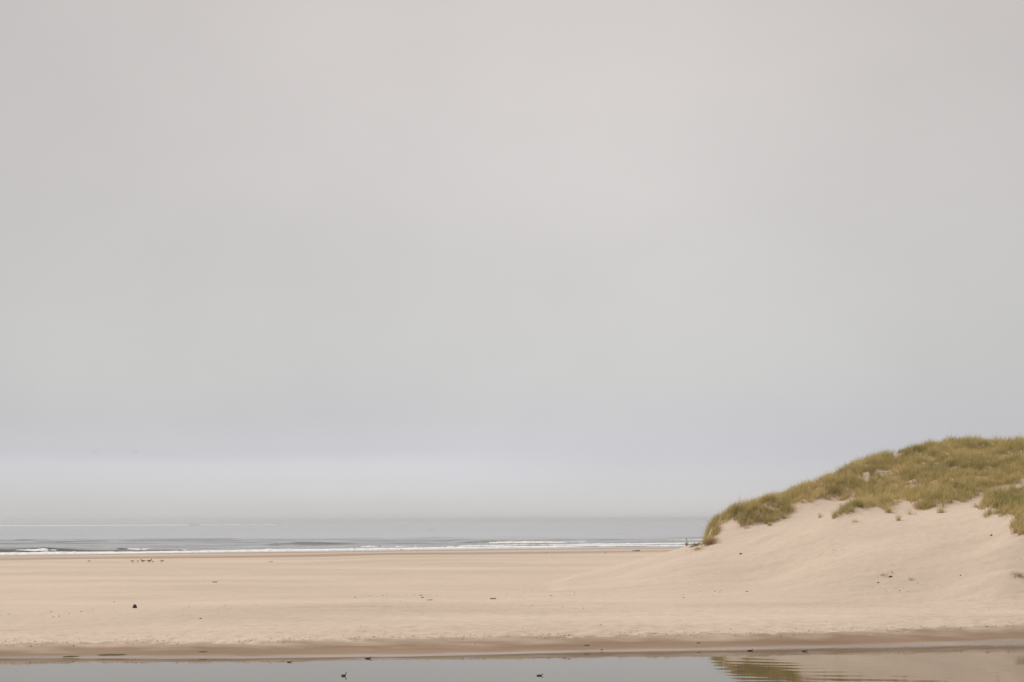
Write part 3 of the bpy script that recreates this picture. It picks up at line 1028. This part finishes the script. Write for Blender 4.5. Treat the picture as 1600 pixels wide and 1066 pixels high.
def make_gull():
    root = empty('gull', (0, 0, 0))
    bm = bmesh.new()
    loft(bm, [(-0.30, 0, 0.25, 0.012, 0.006), (-0.22, 0, 0.25, 0.035, 0.025), (-0.12, 0, 0.25, 0.07, 0.065), (0.0, 0, 0.25, 0.088, 0.088), (0.09, 0, 0.27, 0.075, 0.080), (0.15, 0, 0.32, 0.048, 0.052),
              (0.175, 0, 0.38, 0.036, 0.040), (0.19, 0, 0.425, 0.042, 0.044), (0.225, 0, 0.44, 0.038, 0.040), (0.25, 0, 0.437, 0.018, 0.018), (0.26, 0, 0.436, 0.008, 0.008)])
    bm_obj('body', bm, M_GULLW, root)
    bm = bmesh.new()
    loft(bm, [(0.256, 0, 0.436, 0.009, 0.011), (0.285, 0, 0.432, 0.007, 0.009), (0.31, 0, 0.424, 0.003, 0.004)], 8)
    bm_obj('bill', bm, M_YEL, root)
    for s in (-1, 1):
        bm = bmesh.new()
        loft(bm, [(-0.36, s * 0.02, 0.262, 0.008, 0.006), (-0.22, s * 0.045, 0.275, 0.02, 0.03), (-0.08, s * 0.075, 0.285, 0.024, 0.058), (0.04, s * 0.080, 0.285, 0.02, 0.058), (0.10, s * 0.066, 0.285, 0.008, 0.02)], 8)
        bm_obj('wing', bm, M_GULLG, root)
        bm = bmesh.new()
        loft(bm, [(0.0, s * 0.035, 0.17, 0.010, 0.010), (0.005, s * 0.035, 0.09, 0.006, 0.006), (0.0, s * 0.035, 0.01, 0.006, 0.006), (0.03, s * 0.035, 0.004, 0.02, 0.004), (0.055, s * 0.035, 0.002, 0.022, 0.002)], 6)
        bm_obj('leg', bm, M_YEL, root)
    return root


g0 = make_gull()
g0.location = gp(252.5, 880)
g0.rotation_euler = (0, 0, R(160))
tag(g0, 'white headed grey backed gull, rightmost of the flock on the sand', 'gull', 'gulls resting on the beach at left')
for px, py, rz, s, brown, lb in [
    (207.5, 880.2, 20, 0.95, False, 'white breasted gull, leftmost of the flock on the sand'),
    (215.5, 879.6, 70, 0.75, False, 'small pale gull second from the left in the flock'),
    (223, 880.2, 185, 1.0, True, 'brown young gull in the middle of the flock'),
    (233.5, 880.2, 30, 1.05, True, 'dark brown young gull leaning forward in the flock'),
    (238.5, 880, 150, 0.7, False, 'small pale gull right behind the dark brown one'),
    (139, 879, 10, 0.6, True, 'lone small brown shorebird left of the gull flock'),
    (627.5, 860.8, 170, 0.7, True, 'lone small brown shorebird at the edge of the wash'),
]:
    c = copy_tree(g0, gp(px, py), R(rz), s)
    c['label'] = lb
    if brown:
        for ch in c.children:
            if ch.name.startswith(('body', 'wing')):
                ch.data = ch.data.copy()
                ch.data.materials[0] = M_GULLB


def make_flying():
    root = empty('flying_gull', (0, 0, 0))
    bm = bmesh.new()
    loft(bm, [(-0.25, 0, 0, 0.05, 0.006), (-0.15, 0, 0, 0.03, 0.03), (0.0, 0, 0, 0.06, 0.06), (0.12, 0, 0.01, 0.045, 0.05), (0.18, 0, 0.015, 0.035, 0.036), (0.24, 0, 0.012, 0.01, 0.01)])
    bm_obj('body', bm, M_GULLG, root)
    for s in (-1, 1):
        bm = bmesh.new()
        vs = [(0.08, 0.04, 0.02), (0.12, 0.3, 0.12), (0.02, 0.66, 0.06), (-0.03, 0.62, 0.05), (-0.02, 0.3, 0.11), (-0.08, 0.04, 0.01)]
        top = [bm.verts.new((x, s * y, z + 0.008)) for x, y, z in vs]
        bot = [bm.verts.new((x, s * y, z - 0.004)) for x, y, z in vs]
        bm.faces.new(top); bm.faces.new(list(reversed(bot)))
        for i in range(6):
            j = (i + 1) % 6
            bm.faces.new((top[i], bot[i], bot[j], top[j]))
        bmesh.ops.recalc_face_normals(bm, faces=bm.faces)
        bm_obj('wing', bm, M_GULLG, root)
    return root


f0 = make_flying()
f0.location = Vector(at(148.5, 707, 480))
f0.rotation_euler = (0, 0, R(-60))
tag(f0, 'tiny dark bird flying over the sea, left one of two', 'flying gull', 'birds flying over the sea')
c = copy_tree(f0, Vector(at(213, 707, 500)), R(-75), 1.0)
c['label'] = 'tiny dark bird flying over the sea, right one of two'
p = on_level(673, 829, SEA_Z)
c = copy_tree(duck_lo, Vector((p[0], p[1], SEA_Z + 0.25)), R(10), 5.5)
c['label'] = 'dark seabird sitting far out on the grey sea'
c['category'] = 'seabird'
c['group'] = 'birds out at sea'
c.name = 'seabird'
c.scale = (2.4, 2.4, 2.4)


# ------------------------------------------------------------------ person on the shore
def skin_mesh(name, verts, edges, mat, parent, root_i=0, sub=1):
    me = bpy.data.meshes.new(name)
    me.from_pydata([v[:3] for v in verts], edges, [])
    o = link(name, me, mat, parent)
    md = o.modifiers.new('skin', 'SKIN')
    md.use_smooth_shade = True
    for i, v in enumerate(verts):
        r = v[3] if isinstance(v[3], tuple) else (v[3], v[3])
        me.skin_vertices[0].data[i].radius = r
        me.skin_vertices[0].data[i].use_root = (i == root_i)
    s = o.modifiers.new('sub', 'SUBSURF')
    s.levels = s.render_levels = sub
    return o


def make_person(loc, rz):
    root = empty('person', loc, rz)
    tag(root, 'person in pale blue shirt and red trousers standing at the water edge', 'person')
    # facing +X, height 1.76
    V = [(0, 0, 0.95, (0.15, 0.11)), (0, 0, 1.15, (0.145, 0.10)), (-0.01, 0, 1.36, (0.165, 0.105)), (-0.01, 0, 1.46, (0.09, 0.08)), (0.0, 0, 1.53, 0.055), (0.02, 0, 1.60, 0.075), (0.025, 0, 1.67, 0.088), (0.02, 0, 1.73, 0.06)]
    E = [(0, 1), (1, 2), (2, 3), (3, 4), (4, 5), (5, 6), (6, 7)]
    for s in (-1, 1):
        b = len(V)
        V += [(0.0, s * 0.10, 0.88, 0.088), (0.03 * s + 0.02, s * 0.11, 0.50, 0.058), (0.06 * s - 0.02, s * 0.115, 0.09, 0.040), (0.06 * s + 0.05, s * 0.12, 0.045, (0.042, 0.035)), (0.06 * s + 0.16, s * 0.13, 0.03, (0.036, 0.022))]
        E += [(0, b), (b, b + 1), (b + 1, b + 2), (b + 2, b + 3), (b + 3, b + 4)]
        a = len(V)
        V += [(-0.01, s * 0.19, 1.42, 0.056), (-0.03 - 0.03 * s, s * 0.235, 1.14, 0.042), (0.04 - 0.08 * s, s * 0.25, 0.90, 0.028), (0.06 - 0.09 * s, s * 0.25, 0.85, (0.036, 0.018))]
        E += [(2, a), (a, a + 1), (a + 1, a + 2), (a + 2, a + 3)]
        for k, (dx, ln) in enumerate(((-0.03, 0.06), (-0.01, 0.075), (0.01, 0.08), (0.03, 0.07))):
            f = len(V)
            bx, by, bz = V[a + 3][:3]
            V += [(bx + dx, by, bz - 0.035, 0.009), (bx + dx * 1.1 + 0.005, by - s * 0.006, bz - 0.035 - ln * 0.5, 0.008), (bx + dx * 1.1 + 0.012, by - s * 0.018, bz - 0.035 - ln, 0.006)]
            E += [(a + 3, f), (f, f + 1), (f + 1, f + 2)]
        f = len(V)
        V += [(bx + 0.045, by, bz + 0.005, 0.010), (bx + 0.06, by - s * 0.012, bz - 0.045, 0.008)]
        E += [(a + 3, f), (f, f + 1)]
    skin_mesh('body', V, E, M_SKIN, root)
    # nose, ears and hair
    bm = bmesh.new()
    bmesh.ops.create_uvsphere(bm, u_segments=16, v_segments=10, radius=1)
    for v in list(bm.verts):
        v.co = Vector((v.co.x * 0.108 + 0.005, v.co.y * 0.098, v.co.z * 0.125 + 1.672))
    kill = [v for v in bm.verts if v.co.x > 0.055 and v.co.z < 1.70]
    bmesh.ops.delete(bm, geom=kill, context='VERTS')
    bm_obj('hair', bm, M_HAIR, root)
    # shirt with sleeves
    S = [(0, 0, 0.94, (0.185, 0.14)), (0, 0, 1.15, (0.17, 0.125)), (-0.01, 0, 1.36, (0.185, 0.125)), (-0.01, 0, 1.45, (0.10, 0.09)), (-0.005, 0, 1.49, 0.07)]
    Es = [(0, 1), (1, 2), (2, 3), (3, 4)]
    for s in (-1, 1):
        a = len(S)
        S += [(-0.01, s * 0.19, 1.42, 0.078), (-0.03 - 0.03 * s, s * 0.24, 1.16, 0.066), (0.03 - 0.07 * s, s * 0.25, 0.96, 0.05)]
        Es += [(2, a), (a, a + 1), (a + 1, a + 2)]
    skin_mesh('shirt', S, Es, M_SHIRT, root)
    T = [(0, 0, 0.93, (0.165, 0.125))]
    Et = []
    for s in (-1, 1):
        b = len(T)
        T += [(0.0, s * 0.10, 0.85, 0.108), (0.03 * s + 0.02, s * 0.11, 0.50, 0.082), (0.06 * s - 0.015, s * 0.115, 0.12, 0.066)]
        Et += [(0, b), (b, b + 1), (b + 1, b + 2)]
    skin_mesh('trousers', T, Et, M_RED, root)
    bm = bmesh.new()
    loft(bm, [(0, 0, 0.90, 0.185, 0.150), (0, 0, 0.96, 0.192, 0.152)], 20)
    bm_obj('belt', bm, M_BAND, root)
    return root


pp = on_level(1073, 856.8, 0.75)
make_person(Vector((pp[0], pp[1], float(hz(pp[0], pp[1])))), R(104))

# ------------------------------------------------------------------ things lying on the sand
o = rock('black_rock', gp(210.5, 950.5), (0.125, 0.12, 0.20), M_BLACK, 3)
tag(o, 'rounded jet black rock alone on the left half of the sand', 'rock')
o = rock('stone', gp(1391.5, 901.3), (0.13, 0.09, 0.07), M_WEED, 5, rz=0.3)
tag(o, 'dark brown flat stone lying among dry sprigs at right', 'stone')
G3 = 'small stones lying about on the beach'
for i, (px, py, a, lb) in enumerate([
    (660, 935, 0.10, 'roundest small brown stone in the middle of the sand'),
    (1157.5, 866, 0.13, 'small grey stone on the sand below the dune tip'),
    (555, 934, 0.085, 'small dark stone left of the roundest brown stone'),
    (313.5, 967, 0.07, 'small dark stone close to the pond, right of the black rock'),
    (1372, 911, 0.09, 'small brown stone in front of the faded sprig'),
    (1167, 925.5, 0.09, 'small dark stone on sand in front of the dune foot'),
    (861, 932, 0.07, 'small stone just right of the picture middle'),
    (1501, 900, 0.07, 'small pale brown stone on the sand near the right plant'),
    (1549, 837, 0.10, 'small stone on the dune slope below the far right clumps'),
    (178, 941, 0.06, 'tiny stone left of the black rock'),
    (946, 864.2, 0.16, 'small stone by the wet sand below the breakers'),
    (854, 864, 0.16, 'small stone on the wet sand left of the branch')]):
    o = rock('stone', gp(px, py), (a * 0.9, a * 0.75, a * 0.62), M_STONE, 20 + i, rz=i)
    tag(o, lb, 'stone', G3)


def driftwood(loc, length, rad, rz, label, seed, branch=True, group=None):
    r = random.Random(seed)
    root = empty('driftwood', loc, rz)
    tag(root, label, 'driftwood', group)
    bm = bmesh.new()
    loft(bm, [((t - 0.5) * length, r.uniform(-0.03, 0.03) * length, rad * 0.7 + r.uniform(0, 0.05) * length * t, rad * (0.7 + 0.5 * t) * r.uniform(0.85, 1.15), rad * (0.7 + 0.5 * t) * r.uniform(0.85, 1.15)) for t in (0, 0.15, 0.35, 0.55, 0.75, 0.9, 1.0)], 8)
    bm_obj('log', bm, M_WOOD, root)
    if branch:
        for k in range(3):
            t = r.uniform(0.0, 0.4)
            a = Vector((t * length * 0.9, 0, rad))
            d = Vector((r.uniform(-0.6, 0.7), r.uniform(-0.4, 0.4), r.uniform(0.4, 0.9))) * length * 0.28
            bm = bmesh.new()
            loft(bm, [(a.x, a.y, a.z, rad * 0.45, rad * 0.45), (a.x + d.x * 0.5, a.y + d.y * 0.5, a.z + d.z * 0.6, rad * 0.3, rad * 0.3), (a.x + d.x, a.y + d.y, a.z + d.z, rad * 0.12, rad * 0.12)], 6)
            bm_obj('branch', bm, M_WOOD, root)
    return root


driftwood(gp(994, 861.5), 1.15, 0.085, R(-6), 'branched driftwood log near the wash left of the person', 2)
G4 = 'bits of driftwood on the dry sand'
driftwood(gp(770, 935.8), 0.36, 0.035, R(8), 'short dark stick lying on the sand right of middle', 4, False, G4)
driftwood(gp(671.5, 938), 0.30, 0.022, R(15), 'thin stick right beside the roundest brown stone', 5, False, G4)
driftwood(gp(335.5, 910.5), 0.42, 0.035, R(-10), 'dark stick on bare sand behind and right of the black rock', 6, False, G4)
driftwood(gp(423, 878), 0.5, 0.03, R(5), 'thin stick right of the gull flock', 7, False, G4)


def weed_mat(px, py, w_, d_, label, mat, seed, cat='seaweed'):
    p = gp(px, py)
    bm = bmesh.new()
    n = 28
    r = random.Random(seed)
    top = []
    cen = bm.verts.new((0, 0, max(float(hz(p.x, p.y)), 0.0) - p.z + 0.02))
    ring2 = []
    for k in range(n):
        a = 2 * math.pi * k / n
        q = 1 + 0.35 * float(pn(math.cos(a) * 2 + seed, math.sin(a) * 2, seed))
        x, y = math.cos(a) * w_ * q / 2, math.sin(a) * d_ * q / 2
        z0 = float(hz(p.x + x, p.y + y)) - p.z
        ring2.append(bm.verts.new((x, y, max(z0, -p.z) - 0.01)))
        x *= 0.7; y *= 0.7
        z0 = float(hz(p.x + x, p.y + y)) - p.z
        top.append(bm.verts.new((x, y, max(z0, -p.z) + 0.012 + 0.015 * r.random())))
    for k in range(n):
        j = (k + 1) % n
        bm.faces.new((cen, top[k], top[j]))
        bm.faces.new((top[k], ring2[k], ring2[j], top[j]))
    bmesh.ops.recalc_face_normals(bm, faces=bm.faces)
    o = bm_obj('algae_mat', bm, mat)
    o.location = p
    return tag(o, label, cat, 'weed mats on the pond bank')


weed_mat(175, 1023.6, 1.5, 0.30, 'widest dark green weed mat on the left pond bank', M_ALGAE, 11)
weed_mat(110, 1026.3, 0.75, 0.18, 'small dark weed mat left of the widest mat', M_ALGAE, 12)
weed_mat(317, 1019.3, 0.36, 0.12, 'small green weed patch on the bank right of the widest mat', M_ALGAE, 13)
weed_mat(917, 1009, 0.30, 0.16, 'yellowish weed patch on the bank right of the picture middle', M_ALGAE, 14)
weed_mat(1091, 1005.5, 0.20, 0.10, 'small weed patch on the bank left of the right duck pair', M_ALGAE, 15)
weed_mat(940, 1016, 0.12, 0.10, 'tiny dark clump at the waterline below the yellowish weed patch', M_WEED, 16)


# scattered specks of dry weed along the old tide lines, and dark bits standing in for a footprint trail: nobody could count them
def specks():
    V = []; Fc = []
    lines = [(540, 800, 934, 938, 70), (0, 420, 951, 964, 70), (800, 900, 929, 936, 40), (1060, 1130, 934, 942, 40), (1330, 1440, 940, 944, 60), (1275, 1325, 858, 870, 26),  # last run here: dark bits put in place of shaded footprint dents
             (0, 1600, 955, 985, 50), (0, 800, 992, 1001, 30), (800, 1600, 982, 993, 30), (1200, 1225, 900, 906, 20), (1540, 1600, 938, 944, 25), (600, 960, 946, 956, 60), (0, 1600, 885, 950, 30)]
    for x0, x1, ya, yb, n in lines:
        for _ in range(n):
            t = random.random()
            px = x0 + t * (x1 - x0)
            py = (yb + (ya - yb) * t if yb - ya < 14 and x1 - x0 > 300 and False else random.uniform(ya, yb))
            q = on_level(px, py, 0.6 if py > 900 else 0.75)
            if px > 1200 and py < 900:
                q = ground(px, py)
            x, y = q[0], q[1]
            s = 0.010 + 0.045 * random.random() ** 3
            a = random.uniform(0, 6.28)
            b = len(V)
            z = float(hz(x, y)) - 0.004
            c, d = math.cos(a) * s * 1.6, math.sin(a) * s * 1.6
            V.extend([(x - c, y - d, z), (x - d * 0.4, y + c * 0.4, z), (x + c, y + d, z), (x + d * 0.4, y - c * 0.4, z), (x + random.uniform(-s, s) * 0.4, y, z + s * 0.9)])
            Fc.extend([(b, b + 1, b + 4), (b + 1, b + 2, b + 4), (b + 2, b + 3, b + 4), (b + 3, b, b + 4)])
    Fc = np.array(Fc)[:, ::-1]
    me = np_mesh('weed_and_print_bits', np.array(V), Fc, smooth=False)
    tag(link('weed_and_print_bits', me, M_BITS), 'scattered specks of dry weed along the tide lines, and dark bits standing in for a footprint trail', None, None, 'stuff')


specks()


def clods():
    # crumbled lumps of sand along the undercut lip of the bank
    n = 5200
    x = rng.uniform(-32, 32, n)
    yc = y_crest(x) + 0.35 * pn(x / 3.1, 0.5, 31) + 0.2 * pn(x / 0.9, 0.5, 32)
    off = rng.normal(0.25, 0.45, n) + np.abs(rng.normal(0, 0.5, n)) * (rng.random(n) < 0.35)
    keep = fbm(x / 2.2, off * 0.5, 611, 3) > -0.35 + 0.2 * rng.random(n)
    x, off, yc = x[keep], off[keep], yc[keep]
    y = yc + off
    n = len(x)
    r = 0.012 + 0.045 * rng.random(n) ** 2.5
    z = hz(x, y)
    dirs = np.array([[1, 0, 0], [0.5, 0.87, 0], [-0.5, 0.87, 0], [-1, 0, 0], [-0.5, -0.87, 0], [0.5, -0.87, 0], [0, 0, 1.0]])
    P = dirs[None] * r[:, None, None] * rng.uniform(0.7, 1.3, (n, 7, 1)) * np.array([1.25, 1.0, 0.85])
    P = P + np.stack([x, y, z - 0.008], 1)[:, None]
    b = (np.arange(n) * 7)[:, None]
    tris = np.concatenate([b + np.array([[k, (k + 1) % 6, 6]]) for k in range(6)])
    me = np_mesh('sand_clods', P.reshape(-1, 3), tris, smooth=False)
    attr(me, 'wet', np.repeat(np.clip(rng.normal(0.22, 0.25, n) - 0.3 * off, 0, 1), 7))
    attr(me, 'sat', np.zeros(n * 7)); attr(me, 'tread', np.ones(n * 7))
    tag(link('sand_clods', me, M_SAND), 'crumbled sand lumps along the lip of the pond bank', None, None, 'stuff')


clods()

# ------------------------------------------------------------------ sea air
bm = bmesh.new()
bmesh.ops.create_cube(bm, size=1.0)
hx0, hx1, hy0, hy1, hz0, hz1 = -13500, 13500, -400, 13200, -4.5, 18.0
for v in bm.verts:
    v.co = Vector((hx0 if v.co.x < 0 else hx1, hy0 if v.co.y < 0 else hy1, hz0 if v.co.z < 0 else hz1))
hm = bpy.data.materials.new('haze')
hm.use_nodes = True
ht = hm.node_tree
ht.nodes.clear()
ho = N(ht, 'ShaderNodeOutputMaterial')
hv = N(ht, 'ShaderNodeVolumePrincipled')
hv.inputs['Color'].default_value = (0.955, 0.980, 1.0, 1)
hv.inputs['Density'].default_value = 0.00015
hv.inputs['Anisotropy'].default_value = 0.65
ht.links.new(hv.outputs[0], ho.inputs['Volume'])
tag(bm_obj('haze', bm, hm, None, False), 'thin pale sea haze over beach and water', None, None, 'stuff')
